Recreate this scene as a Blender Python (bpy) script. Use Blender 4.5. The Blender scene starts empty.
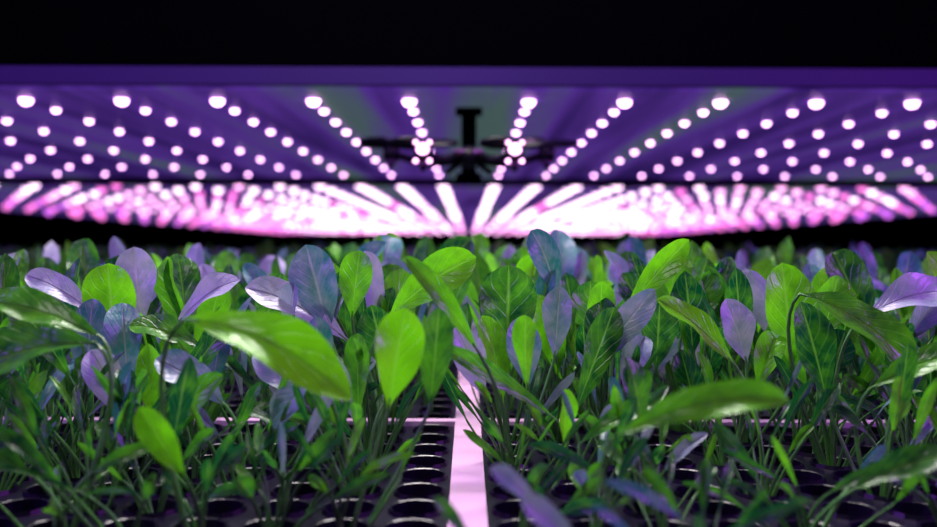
import bpy, math, random
from mathutils import Vector
random.seed(23)
R = random.uniform
scene = bpy.context.scene
scene.view_settings.view_transform = 'Standard'

# ------------------------------------------------------------------ materials
def mat_new(name):
    m = bpy.data.materials.new(name); m.use_nodes = True
    nt = m.node_tree; b = nt.nodes['Principled BSDF']
    return m, nt, b

def simple(name, col, rough=0.5, metal=0.0, emit=None, es=0.0, noise=0.15, scale=20, spec=0.5):
    m, nt, b = mat_new(name)
    tc = nt.nodes.new('ShaderNodeTexCoord'); n = nt.nodes.new('ShaderNodeTexNoise')
    n.inputs['Scale'].default_value = scale
    nt.links.new(tc.outputs['Object'], n.inputs['Vector'])
    mx = nt.nodes.new('ShaderNodeMix'); mx.data_type = 'RGBA'
    mx.inputs[6].default_value = (*[c*(1-noise) for c in col], 1)
    mx.inputs[7].default_value = (*[min(1, c*(1+noise)) for c in col], 1)
    nt.links.new(n.outputs['Fac'], mx.inputs[0]); nt.links.new(mx.outputs[2], b.inputs['Base Color'])
    b.inputs['Roughness'].default_value = rough; b.inputs['Metallic'].default_value = metal
    b.inputs['Specular IOR Level'].default_value = spec
    if emit:
        b.inputs['Emission Color'].default_value = (*emit, 1); b.inputs['Emission Strength'].default_value = es
    return m

def leaf_mat(name, dark, light, vein, trans, rough, veins=0.3):
    m, nt, b = mat_new(name); L = nt.links; N = nt.nodes
    def M(op, a, c=None, clamp=False):
        n = N.new('ShaderNodeMath'); n.operation = op; n.use_clamp = clamp
        for i, v in enumerate((a, c)):
            if v is None: continue
            if isinstance(v, (int, float)): n.inputs[i].default_value = v
            else: L.new(v, n.inputs[i])
        return n.outputs[0]
    uv = N.new('ShaderNodeUVMap'); uv.uv_map = 'UVMap'
    sp = N.new('ShaderNodeSeparateXYZ'); L.new(uv.outputs[0], sp.inputs[0])
    x = M('ABSOLUTE', M('MULTIPLY', M('SUBTRACT', sp.outputs[0], 0.5), 2.0)); t = sp.outputs[1]
    tc = N.new('ShaderNodeTexCoord'); no = N.new('ShaderNodeTexNoise'); no.inputs['Scale'].default_value = 110
    no.inputs['Detail'].default_value = 5
    L.new(tc.outputs['Object'], no.inputs['Vector'])
    fr = M('FRACT', M('ADD', M('SUBTRACT', M('MULTIPLY', t, 6.5), M('MULTIPLY', x, 2.2)), M('MULTIPLY', no.outputs['Fac'], 0.7)))
    d = M('MINIMUM', fr, M('SUBTRACT', 1.0, fr))
    side = M('MULTIPLY', M('SUBTRACT', 1.0, M('DIVIDE', d, 0.12), True), veins)
    mid = M('SUBTRACT', 1.0, M('DIVIDE', x, 0.09), True)
    v = M('MAXIMUM', side, mid, True)
    att = N.new('ShaderNodeAttribute'); att.attribute_name = 'leafcol'
    f = M('ADD', att.outputs['Fac'], M('MULTIPLY', M('SUBTRACT', no.outputs['Fac'], 0.5), 1.1), True)
    c1 = N.new('ShaderNodeMix'); c1.data_type = 'RGBA'
    c1.inputs[6].default_value = (*dark, 1); c1.inputs[7].default_value = (*light, 1); L.new(f, c1.inputs[0])
    c2 = N.new('ShaderNodeMix'); c2.data_type = 'RGBA'; c2.inputs[7].default_value = (*vein, 1)
    L.new(M('MULTIPLY', v, 0.5), c2.inputs[0]); L.new(c1.outputs[2], c2.inputs[6])
    L.new(c2.outputs[2], b.inputs['Base Color'])
    b.inputs['Roughness'].default_value = rough
    bp = N.new('ShaderNodeBump'); bp.inputs['Strength'].default_value = 0.8; bp.inputs['Distance'].default_value = 0.0014
    h = M('SUBTRACT', M('MULTIPLY', no.outputs['Fac'], 1.2), v)
    L.new(h, bp.inputs['Height']); L.new(bp.outputs[0], b.inputs['Normal'])
    tr = N.new('ShaderNodeBsdfTranslucent'); L.new(c2.outputs[2], tr.inputs['Color'])
    ms = N.new('ShaderNodeMixShader'); ms.inputs[0].default_value = trans
    L.new(b.outputs[0], ms.inputs[1]); L.new(tr.outputs[0], ms.inputs[2])
    L.new(ms.outputs[0], N['Material Output'].inputs[0])
    return m

GREEN = leaf_mat('leaf_green', (0.002, 0.085, 0.022), (0.19, 0.74, 0.008), (0.34, 0.82, 0.10), 0.42, 0.30)
LILAC = leaf_mat('leaf_pale_underside', (0.03, 0.20, 0.20), (0.46, 0.42, 0.60), (0.58, 0.58, 0.68), 0.25, 0.34, 0.2)
STEM = leaf_mat('leaf_stem', (0.004, 0.06, 0.02), (0.09, 0.36, 0.05), (0.12, 0.32, 0.07), 0.2, 0.32)
MATS = [GREEN, LILAC, STEM]

# ------------------------------------------------------------------ mesh builder
class B:
    def __init__(s): s.v = []; s.f = []; s.m = []; s.uv = []; s.c = []
    def face(s, idx, m=0, uv=None, c=0.5):
        s.f.append(idx); s.m.append(m)
        s.uv.extend(uv if uv else [(0.5, 0)]*len(idx)); s.c.extend([c]*len(idx))
    def obj(s, name, mats, smooth=True, leaf=False):
        me = bpy.data.meshes.new(name); me.from_pydata(s.v, [], s.f)
        for m in mats: me.materials.append(m)
        me.polygons.foreach_set('material_index', s.m)
        me.polygons.foreach_set('use_smooth', [smooth]*len(s.f))
        if leaf:
            u = me.uv_layers.new(name='UVMap'); u.data.foreach_set('uv', [a for p in s.uv for a in p])
            ca = me.color_attributes.new('leafcol', 'FLOAT_COLOR', 'CORNER')
            ca.data.foreach_set('color', [a for c in s.c for a in (c, c, c, 1)])
        me.update()
        o = bpy.data.objects.new(name, me); scene.collection.objects.link(o); return o
    def box(s, x0, x1, y0, y1, z0, z1, m=0):
        i = len(s.v)
        s.v += [(x0,y0,z0),(x1,y0,z0),(x1,y1,z0),(x0,y1,z0),(x0,y0,z1),(x1,y0,z1),(x1,y1,z1),(x0,y1,z1)]
        for q in ((0,3,2,1),(4,5,6,7),(0,1,5,4),(1,2,6,5),(2,3,7,6),(3,0,4,7)): s.face([i+k for k in q], m)
    def tube(s, pts, rads, n=6, m=0, c=0.5, caps=True):
        base = len(s.v)
        for k, p in enumerate(pts):
            a = pts[max(0, k-1)]; b = pts[min(len(pts)-1, k+1)]
            t = (b-a).normalized(); h = Vector((1,0,0)) if abs(t.x) < 0.8 else Vector((0,1,0))
            u = t.cross(h).normalized(); w = t.cross(u)
            for j in range(n):
                an = 2*math.pi*j/n
                s.v.append(tuple(p+(u*math.cos(an)+w*math.sin(an))*rads[k]))
        for k in range(len(pts)-1):
            for j in range(n):
                s.face([base+k*n+j, base+k*n+(j+1)%n, base+(k+1)*n+(j+1)%n, base+(k+1)*n+j], m, c=c)
        if caps:
            s.face([base+j for j in range(n)][::-1], m, c=c)
            s.face([base+(len(pts)-1)*n+j for j in range(n)], m, c=c)

def bez(a, b, c, t): return a*(1-t)**2 + b*2*t*(1-t) + c*t*t

def leaf(b, root, joint, tip, width, face, m=0, col=0.5, arch=0.12, hi=True, cup=0.25, stem_r=0.0012, point=0.70):
    root, joint, tip, face = map(Vector, (root, joint, tip, face))
    face.normalize()
    EA, EB = 1.15, point
    TP = EA/(EA+EB); PK = TP**EA*(1-TP)**EB
    ln = (tip-joint).length
    joint = joint-(tip-joint)*0.16
    mid = (joint+tip)/2 + face*ln*arch + Vector((0,0,ln*arch*0.9))
    ctrl = joint-(mid-joint)*1.0; ctrl.z = min(ctrl.z, joint.z-0.15*(joint.z-root.z))
    ctrl.x = ctrl.x*0.75+root.x*0.25; ctrl.y = ctrl.y*.75+root.y*.25
    ns = 9 if hi else 4
    pts = [bez(root, ctrl, joint, i/ns) for i in range(ns+1)]
    pts.append(bez(joint, mid, tip, .1))
    b.tube(pts, [stem_r*(1.25-0.5*i/ns) for i in range(ns+1)]+[stem_r*0.35], 6 if hi else 4, 2, c=R(0.1, 0.9), caps=False)
    nt_, nu = (20, 8) if hi else (6, 4)
    base = len(b.v); ph = R(0, 6); tw = R(-0.7, 0.7)
    for i in range(nt_+1):
        t = i/nt_; p = bez(joint, mid, tip, t)
        T = ((mid-joint)*(1-t)+(tip-mid)*t).normalized()
        F = face + Vector((tw*(t-.3), 0, 0)); S = T.cross(F).normalized(); Nn = S.cross(T).normalized()
        w = width*0.5*max(0.07*(1-t), (max(t, 1e-4)**EA*max(1-t, 0)**EB)/PK)
        for j in range(nu+1):
            u = -1+2*j/nu; au = abs(u)
            off = cup*w*au**1.6 + 0.20*w*au*math.sin(t*10+ph+(1.5 if u > 0 else 0)) - 0.04*w*(1-min(1, au*3))
            b.v.append(tuple(p + S*(u*w) + Nn*off))
    for i in range(nt_):
        for j in range(nu):
            a = base+i*(nu+1)+j
            u0, u1 = j/nu, (j+1)/nu; t0, t1 = i/nt_, (i+1)/nt_
            b.face([a, a+1, a+nu+2, a+nu+1], m, [(u0,t0),(u1,t0),(u1,t1),(u0,t1)], col)

# ------------------------------------------------------------------ grow tray
P = 0.035; STRIP = 0.0100; SEAM = 0.71
holes_x = [sg*(STRIP+P/2+k*P) for k in range(36) for sg in (-1, 1)]
ys_before = [SEAM-0.006-P/2-P*k for k in range(14)]
ys_after = [SEAM+0.006+P/2+P*k for k in range(24)]
holes_y = sorted(ys_before+ys_after)
TRAY = simple('black_tray_plastic', (0.006, 0.002, 0.016), 0.30, noise=0.3, spec=0.3)
SOIL = simple('growing_medium', (0.01, 0.006, 0.008), 0.9, noise=0.5, scale=200)
WHITE = simple('white_channel', (0.80, 0.48, 0.76), 0.25, noise=0.04)
b = B(); n = 16
for hx in holes_x:
    for hy in holes_y:
        rings = []
        sq = []
        for j in range(n):
            a = 2*math.pi*(j+0.0)/n; c, s_ = math.cos(a), math.sin(a); k = (P/2)/max(abs(c), abs(s_))
            sq.append((hx+c*k, hy+s_*k, 0))
        rings.append(sq)
        for r, z in ((0.0152, 0), (0.0143, 0.0025), (0.0132, 0.0020), (0.0125, -0.004), (0.0105, -0.02)):
            rings.append([(hx+math.cos(2*math.pi*j/n)*r, hy+math.sin(2*math.pi*j/n)*r, z) for j in range(n)])
        i0 = len(b.v)
        for rg in rings: b.v += rg
        for q in range(len(rings)-1):
            for j in range(n):
                b.face([i0+q*n+j, i0+q*n+(j+1)%n, i0+(q+1)*n+(j+1)%n, i0+(q+1)*n+j], 0)
        b.face([i0+5*n+j for j in range(n)], 1)
yf = min(holes_y)-P/2; yb = max(holes_y)+P/2
xo = max(holes_x)+P/2
b.box(-xo, xo, yf-0.02, yb, -0.05, -0.021)
b.box(-xo, xo, yf-0.02, yf, -0.021, 0.004)
b.box(-2.6, 2.6, yb, 12.0, -0.05, 0.0)
b.box(-2.6, -xo, yf-0.02, yb, -0.05, 0.0); b.box(xo, 2.6, yf-0.02, yb, -0.05, 0.0)
b.box(-STRIP, STRIP, yf, yb, -0.021, 0.003, 2)
for sg in (-1, 1):
    xa, xb = sorted((sg*STRIP, sg*xo))
    b.box(xa, xb, SEAM-0.006, SEAM+0.006, -0.021, 0.004, 2)
tray = b.obj('seedling_tray', [TRAY, SOIL, WHITE], smooth=False)

# ------------------------------------------------------------------ plants
SX = sorted(holes_x)
def snap(x, y):
    px = [v for i, v in enumerate(SX) if i % 2 == 0]
    py = [v for i, v in enumerate(holes_y) if i % 2 == 0]
    return (min(px, key=lambda v: abs(v-x)), min(py, key=lambda v: abs(v-y)))

G, V = 0, 1
FACE = (0, -1, 0.35); UPF = (0, -0.75, 0.8)
H = [
 ((-23.5,60,7.5),(-24,60,12.9),3.5,G,.85,FACE,.08),
 ((-24,66,8.9),(-24.5,66,14.0),3.1,V,.8,FACE,.08),
 ((-18.9,60,9.2),(-15.2,60,11.8),2.1,V,.9,UPF,.15),
 ((-9.8,62,8.9),(-11.2,62,14.2),3.2,V,.25,FACE,.06),
 ((-8.2,64,9.6),(-7.7,64,13.8),2.4,G,.6,FACE,.1),
 ((-12.2,42,10.1),(-5.3,41,7.0),2.8,G,1.0,(0.1,-.85,.7),.16),
 ((-4.4,58,10),(.5,58,13.4),2.7,G,.8,(.1,-1,.3),.15),
 ((2.6,60,7.4),(2.7,60,12.9),3.8,G,.25,FACE,.05),
 ((.1,50,8.8),(-3.5,50,13.5),1.2,G,.6,FACE,.12),
 ((3.7,56,5.9),(3.1,56,9.7),2.2,V,.3,FACE,.05),
 ((6.4,66,10.5),(4.5,65,15.3),2.1,V,.15,FACE,.22),
 ((8.7,64,7.6),(8.7,64,11.7),3.2,G,.3,FACE,.05),
 ((10.7,58,10.6),(14.2,58,14.6),1.8,G,.85,FACE,.06),
 ((8.2,56,7.0),(11.6,56,11.5),1.9,V,.5,FACE,.06),
 ((-3.9,45,6.6),(-3.2,45,11),2.5,G,1.25,(.4,-1,.3),.10),
 ((-1.9,47,6.4),(-1.5,47,10.9),1.8,G,.3,FACE,.05),
 ((15.7,55,7.4),(11.5,55,10.9),2.0,G,.9,UPF,.1),
 ((20.4,70,9),(20.4,70,12.9),3.7,V,.6,FACE,.05),
 ((21.5,60,7),(20.9,60,13.1),3.4,G,.8,FACE,.06),
 ((21.6,56,10.6),(26.9,54,6.9),2.8,G,.4,UPF,.12),
 ((26.5,58,10.0),(31.5,58,11.3),2.8,V,.75,UPF,.12),
 ((7.2,38,6.2),(13.6,38,7.6),1.7,G,.55,(0,-.9,.8),.14),
 ((-13.5,42,3.6),(-15.4,42,6.5),1.5,G,.85,FACE,.05),
 ((-14.6,52,5.2),(-18.1,52,7.5),2.3,V,.35,UPF,.1),
 ((-20.4,48,9.4),(-25.6,48,11),2.0,G,.35,UPF,.1),
 ((-20.0,46,8.8),(-26,46,7.2),2.8,G,.2,UPF,.12),
 ((-9.2,62,8),(-15.4,62,11.2),2.8,V,.9,UPF,.12),
 ((4.0,34,2.6),(2.0,34,4.5),1.1,V,.5,UPF,.1),
 ((2.6,36,3.7),(.9,36,5.2),0.9,V,.5,UPF,.1),
 ((17.8,58,7.2),(16.6,58,10.8),2.3,V,.7,FACE,.05),
 ((21.8,55,5.3),(20.3,55,10.8),2.5,G,.1,FACE,.05),
 ((.8,56,5.3),(-.8,56,9.1),2.1,V,.8,FACE,.06),
 ((5.8,60,7.3),(6.1,60,11.5),2.0,V,.4,FACE,.06),
 ((-10.4,56,4.5),(-13.4,56,7.4),2.2,V,.5,UPF,.08),
 ((-8.8,50,6.4),(-10.8,50,3.9),1.8,V,.3,UPF,.15),
 ((-17.5,57,7.8),(-21.5,57,9.0),2.0,G,.3,UPF,.12),
 ((-26.5,62,9.8),(-30.5,62,12),2.0,V,.8,UPF,.1),
 ((-26,58,8.5),(-31.0,58,10.8),2.2,G,.5,UPF,.12),
 ((13.0,62,6.3),(13.2,62,10.3),2.5,G,.15,FACE,.05),
 ((16.0,66,8.3),(18.2,66,12.2),2.5,G,.3,FACE,.08),
 ((24.5,62,8.3),(25.5,62,12.2),2.7,G,.5,FACE,.08),
 ((-5.5,60,6.2),(-6.5,60,10.2),2.4,G,.15,FACE,.05),
 ((-14.5,64,8.3),(-13.3,64,12.2),2.4,G,.3,FACE,.05),
 ((28.5,50,6.3),(26.5,50,10.0),2.1,V,.5,FACE,.08),
 ((6.5,48,3.8),(9.8,48,5.6),1.2,G,.3,UPF,.12),
 ((4.2,52,4.6),(-1.8,50,8.6),1.1,G,.35,FACE,.08),
 ((24.0,52,6.2),(28.2,51,8.2),1.8,G,.4,UPF,.1),
 ((29.5,60,8.2),(32.5,60,12.4),2.2,V,.5,FACE,.1),
 ((-22.0,44,3.0),(-26.0,43,5.2),1.9,G,.15,UPF,.12),
 ((18.5,42,2.8),(22.5,41,4.6),1.5,G,.15,UPF,.14),
 ((-16.8,50,4.0),(-13.6,50,6.9),1.6,G,.4,FACE,.08),
 ((-7.5,90,11.0),(-7.9,90,15.6),2.6,G,.9,FACE,.08),
 ((5.5,85,11.2),(6.6,85,15.4),2.3,G,.6,FACE,.10),
 ((0.5,95,11.4),(1.4,95,15.6),2.6,G,.7,FACE,.10),
]
plants = {}
for j, t, w, m, c, f, ar in H:
    k = snap(j[0]*0.0097, max(0.40, j[1]*0.0098))
    plants.setdefault(k, []).append((j, t, w, m, c, f, ar))

def rnd_leaf(b, rx, ry, zt, hi, slim=False):
    az = R(0, 2*math.pi); out = R(0.006, 0.032)*(1.3 if slim else 1)
    dx, dy = math.cos(az), math.sin(az)
    jz = zt*R(0.45, 0.64)
    jn = (rx+dx*out, ry+dy*out*0.8, jz)
    if slim:
        l = R(0.015, 0.045); tip = (jn[0]+dx*l*R(.5, 1), jn[1]+dy*l*.6, zt*R(.85, 1.05)); w = R(0.003, 0.008)
    else:
        tip = (jn[0]+dx*R(0.0, 0.035), jn[1]+dy*R(0, 0.03), zt); w = R(0.014, 0.030)*(zt/0.14)**0.5
    m = V if R(0, 1) < (0.12 if slim else (0.24 if ry < .8 else .34)) else G
    col = R(.0, .95) if m == V else R(0.0, 1)**1.8*.95
    if slim: col *= .6
    f = (R(-.8, .8), -1, R(.1, 1.1))
    leaf(b, (rx, ry, -0.0195), jn, tip, w, f, m, col, R(.04, .2), hi, cup=R(.1, .55), stem_r=R(.0008, .0013), point=R(.55, .88))

for i, x in enumerate(SX):
    for jx, y in enumerate(holes_y):
        if 0.43 < y < 0.75 and abs(x) < 0.6*y+0.06:
            if (i % 2 == 0 and jx % 2 == 0): plants.setdefault((x, y), [])
            elif R(0, 1) < (0.26 if abs(x) > .03 or y > .54 else 0): plants.setdefault((x, y), [])
for (x, y), ls in plants.items():
    b = B()
    for j, t, w, m, c, f, ar in ls:
        leaf(b, (x, y, -0.0195), Vector(j)*0.01, Vector(t)*0.01, w*0.01, f, m, c, ar, True, stem_r=0.0013, cup=.35)
    zt = 0.058 if y < .46 else (0.085 if y < 0.53 else (0.098 if y < 0.62 else 0.124))
    if abs(x) < .03 and y < .54: zt *= .75
    nb = 0 if y < .46 else (random.randint(0, 1) if y < .53 else (random.randint(1, 3) if y < .62 else random.randint(2, 4)))
    for _ in range(nb): rnd_leaf(b, x, y, zt*R(.70, 1.12), True)
    for _ in range(random.randint(5, 9)): rnd_leaf(b, x, y, zt*R(.45, .95), True, True)
    b.obj('spinach_seedling', MATS, leaf=True)

b = B(); y = 0.77
while y < 4.2:
    st = 0.07 if y < 1.4 else 0.10
    k = int((0.56*y+0.25)/st)
    for i in range(-k, k+1):
        x = (i+0.5)*st+R(-.012, .012)
        ph = R(.82, 1.04)+(.06 if abs(x) < .22*y else 0)
        for _ in range(7): rnd_leaf(b, x, y+R(-.01, .01), ph*R(.080, .142)+(.014 if R(0,1)<.12 else 0), y < 1.05)
    y += st
b.obj('spinach_seedling_bed', MATS, leaf=True)

# ------------------------------------------------------------------ LED canopy
PZ = 0.35
PANEL, nt, pb = mat_new('violet_glow_panel')
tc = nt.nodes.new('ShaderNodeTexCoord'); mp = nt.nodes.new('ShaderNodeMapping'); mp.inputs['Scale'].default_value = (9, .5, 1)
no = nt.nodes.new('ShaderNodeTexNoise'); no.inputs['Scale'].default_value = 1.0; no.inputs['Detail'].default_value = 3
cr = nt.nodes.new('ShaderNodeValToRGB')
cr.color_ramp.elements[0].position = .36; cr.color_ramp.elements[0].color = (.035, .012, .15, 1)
cr.color_ramp.elements[1].position = .66; cr.color_ramp.elements[1].color = (.09, .16, .15, 1)  # greenish streaks: plant reflections painted into the panel colour
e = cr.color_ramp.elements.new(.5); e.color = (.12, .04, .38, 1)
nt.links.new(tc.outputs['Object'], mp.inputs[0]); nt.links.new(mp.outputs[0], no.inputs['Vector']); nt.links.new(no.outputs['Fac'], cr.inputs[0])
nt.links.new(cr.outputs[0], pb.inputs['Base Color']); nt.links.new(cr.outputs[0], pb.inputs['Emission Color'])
pb.inputs['Emission Strength'].default_value = .55; pb.inputs['Roughness'].default_value = .5; pb.inputs['Specular IOR Level'].default_value = .2  # panel emission paints the violet halo around the LEDs
EDGE = simple('violet_glow_trim', (0.018, 0.006, 0.07), 0.5, 0, (0.10, 0.03, 0.28), 0.04, noise=0.5, scale=3, spec=.1)  # weak emission paints a violet glow on the lip, which is no lamp
BLACK = simple('black_coated_steel', (0.0006, 0.0005, 0.001), 0.7, spec=0.0)
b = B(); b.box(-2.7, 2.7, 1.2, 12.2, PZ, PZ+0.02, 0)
b.box(-2.7, 2.7, 1.185, 1.2, PZ+0.004, PZ+0.027, 1)
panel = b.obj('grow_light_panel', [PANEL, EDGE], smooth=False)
b = B(); b.box(-2.8, 2.8, 1.19, 12.3, PZ+0.030, PZ+0.9); b.obj('upper_rack_shelf', [BLACK], smooth=False)

def emis(name, col, st):
    m = bpy.data.materials.new(name); m.use_nodes = True; nt = m.node_tree; nt.nodes.clear()
    e = nt.nodes.new('ShaderNodeEmission'); o = nt.nodes.new('ShaderNodeOutputMaterial')
    e.inputs[0].default_value = (*col, 1); e.inputs[1].default_value = st
    nt.links.new(e.outputs[0], o.inputs[0]); return m
L1 = emis('led_white_pink', (1, .48, .96), 9); L2 = emis('led_pink', (1, .42, .86), 3.0); L3 = emis('led_magenta', (1, .20, .72), 2.1)
L4 = emis('led_violet', (.75, .16, 1), 1.6); L5 = emis('led_soft_white_pink', (1, .64, .94), 4.0)
b = B()
def dome(x, y, r, h, m):
    n = 10; i0 = len(b.v); lv = [(1.0, 0), (0.92, .4), (.7, .75), (.35, .95)]
    for rr, zz in lv:
        for j in range(n):
            a = 2*math.pi*j/n; b.v.append((x+math.cos(a)*r*rr, y+math.sin(a)*r*rr, PZ-h*zz-0.0005))
    b.v.append((x, y, PZ-h-0.0005))
    for q in range(3):
        for j in range(n): b.face([i0+q*n+j, i0+q*n+(j+1)%n, i0+(q+1)*n+(j+1)%n, i0+(q+1)*n+j], m)
    for j in range(n): b.face([i0+3*n+j, i0+3*n+(j+1)%n, i0+4*n], m)
cols = [sg*(0.085+k*0.1365) for k in range(18) for sg in (-1, 1)]
for i, d in enumerate((1.286, 1.38, 1.50, 1.63, 1.78, 1.95, 2.14, 2.35, 2.58)):
    for x in cols: dome(x, d, 0.0095 if i == 0 else .0064, 0.0085 if i == 0 else .0056, 0)
y = 3.0
while y < 12:
    for x in cols:
        q = R(0, 1)
        ce = abs(x) < y*(.16+.12*R(0, 1))+.1
        if y < 4: m = 4 if (ce or q < .35) else (1 if q < .8 else 2)
        elif y < 6: m = 4 if (ce and q < .8) else (1 if q < .85 else 2)
        else: m = (4 if q < .25 else (1 if q < .75 else 2)) if ce else (1 if q < .35 else (2 if q < .9 else 3))
        if abs(x) > 1.9: m = 2 if q < .7 else 3
        if abs(x) < y*.17: dome(x, y, 0.019 if y < 5 else 0.027, 0.018 if y < 5 else 0.028, m)
        else: dome(x+R(-.006, .006), y, 0.016 if y < 5 else 0.024, 0.019 if y < 5 else 0.030, m)
    y += 0.24 if y < 5 else 0.38
b.obj('led_grow_lamps', [L1, L2, L3, L4, L5])

# beam + post
b = B(); b.box(-2.6, 2.6, 2.72, 2.80, PZ-0.018, PZ-0.001); b.obj('rack_cross_beam', [BLACK], smooth=False)
b = B(); b.box(-.0115, .0115, 1.355, 1.375, .250, PZ-.001); b.box(-.02, .02, 1.345, 1.385, PZ-.008, PZ-.0005)
b.box(-.019, .019, 1.348, 1.382, .243, .252); b.obj('hanging_sensor_post', [BLACK], smooth=False)

# drone
DR = simple('drone_dark_plastic', (0.004, 0.002, 0.008), 0.4, spec=.25)
DA = simple('drone_violet_rim_sheen', (0.16, 0.05, 0.22), 0.3, metal=.4)  # violet rim reflection put into the accent colour
DL = emis('drone_lamp', (1, .45, .9), 6)
b = B(); cz = .264; cy = 1.24
b.tube([Vector((0, cy-.045, cz)), Vector((0, cy-.03, cz)), Vector((0, cy, cz+.002)), Vector((0, cy+.03, cz)), Vector((0, cy+.045, cz))],
       [.006, .012, .015, .012, .006], 12)
b.tube([Vector((-.02, cy-.035, cz+.004)), Vector((.02, cy-.035, cz+.004))], [.004, .004], 8, 2)
for sx in (-1, 1):
    for sy in (-1, 1):
        hx = sx*(.112 if sy > 0 else .060); hy = cy+sy*.06; hz = cz+(.016 if sy > 0 else .002)
        b.tube([Vector((sx*.008, cy+sy*.01, cz)), Vector((hx*.55, cy+sy*.035, cz-.006)), Vector((hx, hy, hz-.004))], [.008, .006, .005], 8)
        b.tube([Vector((hx, hy, hz-.014)), Vector((hx, hy, hz+.006)), Vector((hx, hy, hz+.011))], [.012, .012, .004], 12)
        b.tube([Vector((hx, hy, hz-.015)), Vector((hx, hy, hz-.018))], [.011, .010], 12, 2)
        b.tube([Vector((hx, hy, hz-.018)), Vector((hx, hy, hz-.026))], [.005, .003], 8)
        for bl in range(2):
            a = R(-.2, .2)+bl*math.pi; i0 = len(b.v); T = Vector((math.cos(a), math.sin(a), 0)); S = Vector((-T.y, T.x, .45))
            K = ((0, .004), (.012, .012), (.030, .011), (.046, .004))
            c0 = Vector((hx, hy, hz+.009))
            for r, w in K:
                for sw in (-1, 1):
                    for tz in (0, .004): b.v.append(tuple(c0+T*r+S*w*sw+Vector((0, 0, tz))))
            for q in range(3):
                o = i0+q*4
                for e in ((0, 2, 6, 4), (1, 5, 7, 3), (0, 4, 5, 1), (2, 3, 7, 6)): b.face([o+z for z in e], 0)
            b.face([i0+12, i0+14, i0+15, i0+13], 0)
    b.tube([Vector((sx*.012, cy-.02, cz-.008)), Vector((sx*.03, cy-.02, cz-.020)), Vector((sx*.03, cy+.02, cz-.020)), Vector((sx*.012, cy+.02, cz-.008))], [.0025]*4, 6)
    b.tube([Vector((sx*.060, cy-.077, cz+.004)), Vector((sx*.060, cy-.069, cz+.004))], [.005, .008], 12, 1)
    for dz in (-.014, .016):
        for ddx in (-.009, .009):
            b.tube([Vector((sx*.060+ddx, cy-.076, cz+dz*.8)), Vector((sx*.060+ddx, cy-.070, cz+dz*.8))], [.002, .003], 8, 1)
b.obj('quadcopter_drone', [DR, DL, DA])

# ------------------------------------------------------------------ room
DARK = simple('dark_room_paint', (0.003, 0.002, 0.006), 0.9, spec=0.0)
def slab(name, *a):
    b = B(); b.box(*a); b.obj(name, [DARK], smooth=False)
slab('floor', -5, 5, -3, 14, -1.1, -1.0)
slab('ceiling', -5, 5, -3, 14, 2.6, 2.7)
slab('wall_back', -5, 5, 14, 14.1, -1.0, 2.6)
slab('wall_left', -5.1, -5, -3, 14, -1.0, 2.6)
slab('wall_right', 5, 5.1, -3, 14, -1.0, 2.6)
b = B()
for x in (-2.4, 2.4):
    for yy in (0.4, 6, 11.8): b.box(x-.03, x+.03, yy-.03, yy+.03, -1.0, -0.1)
b.box(-2.6, 2.6, yf-0.02, 12, -0.1, -0.051)
b.obj('rack_bed_frame', [BLACK], smooth=False)

# ------------------------------------------------------------------ lights
def area(name, loc, to, sx, sy, col, e):
    l = bpy.data.lights.new(name, 'AREA'); l.shape = 'RECTANGLE'; l.size = sx; l.size_y = sy; l.color = col; l.energy = e
    o = bpy.data.objects.new(name, l); o.location = loc
    o.rotation_euler = (Vector(to)-Vector(loc)).to_track_quat('-Z', 'Y').to_euler(); scene.collection.objects.link(o)
area('overhead_key_light', (-.05, 1.0, .85), (-.05, .5, .1), 0.6, .15, (1, .92, .92), 18)  # added whitish key from above, out of view, keeps the leaves green
area('front_fill_light', (-.2, .15, .75), (-.05, .65, .1), .3, .15, (1, .92, .95), 2.6)  # unseen helper near the camera, added to light the leaves from the front
area('violet_fill_left', (-1.0, .35, .55), (0, .7, .08), .4, .4, (.35, .08, 1), 8)  # added violet fill for the shadows, no fixture at this side
area('violet_fill_right', (1.0, .35, .55), (0, .7, .08), .4, .4, (.50, .08, 1), 11)  # matching violet fill added from the right, also unseen
w = bpy.data.worlds.new('World'); scene.world = w; w.use_nodes = True
w.node_tree.nodes['Background'].inputs[0].default_value = (.25, .12, .6, 1)
w.node_tree.nodes['Background'].inputs[1].default_value = 0.02

# ------------------------------------------------------------------ camera
c = bpy.data.cameras.new('camera'); co = bpy.data.objects.new('camera', c); scene.collection.objects.link(co)
c.sensor_width = 36; c.lens = 34.6; c.clip_start = 0.02
co.location = (0, 0, .14); co.rotation_euler = (math.radians(90-0.99), math.radians(-0.2), 0)
c.dof.use_dof = True; c.dof.focus_distance = 0.6; c.dof.aperture_fstop = 4.3
scene.camera = co
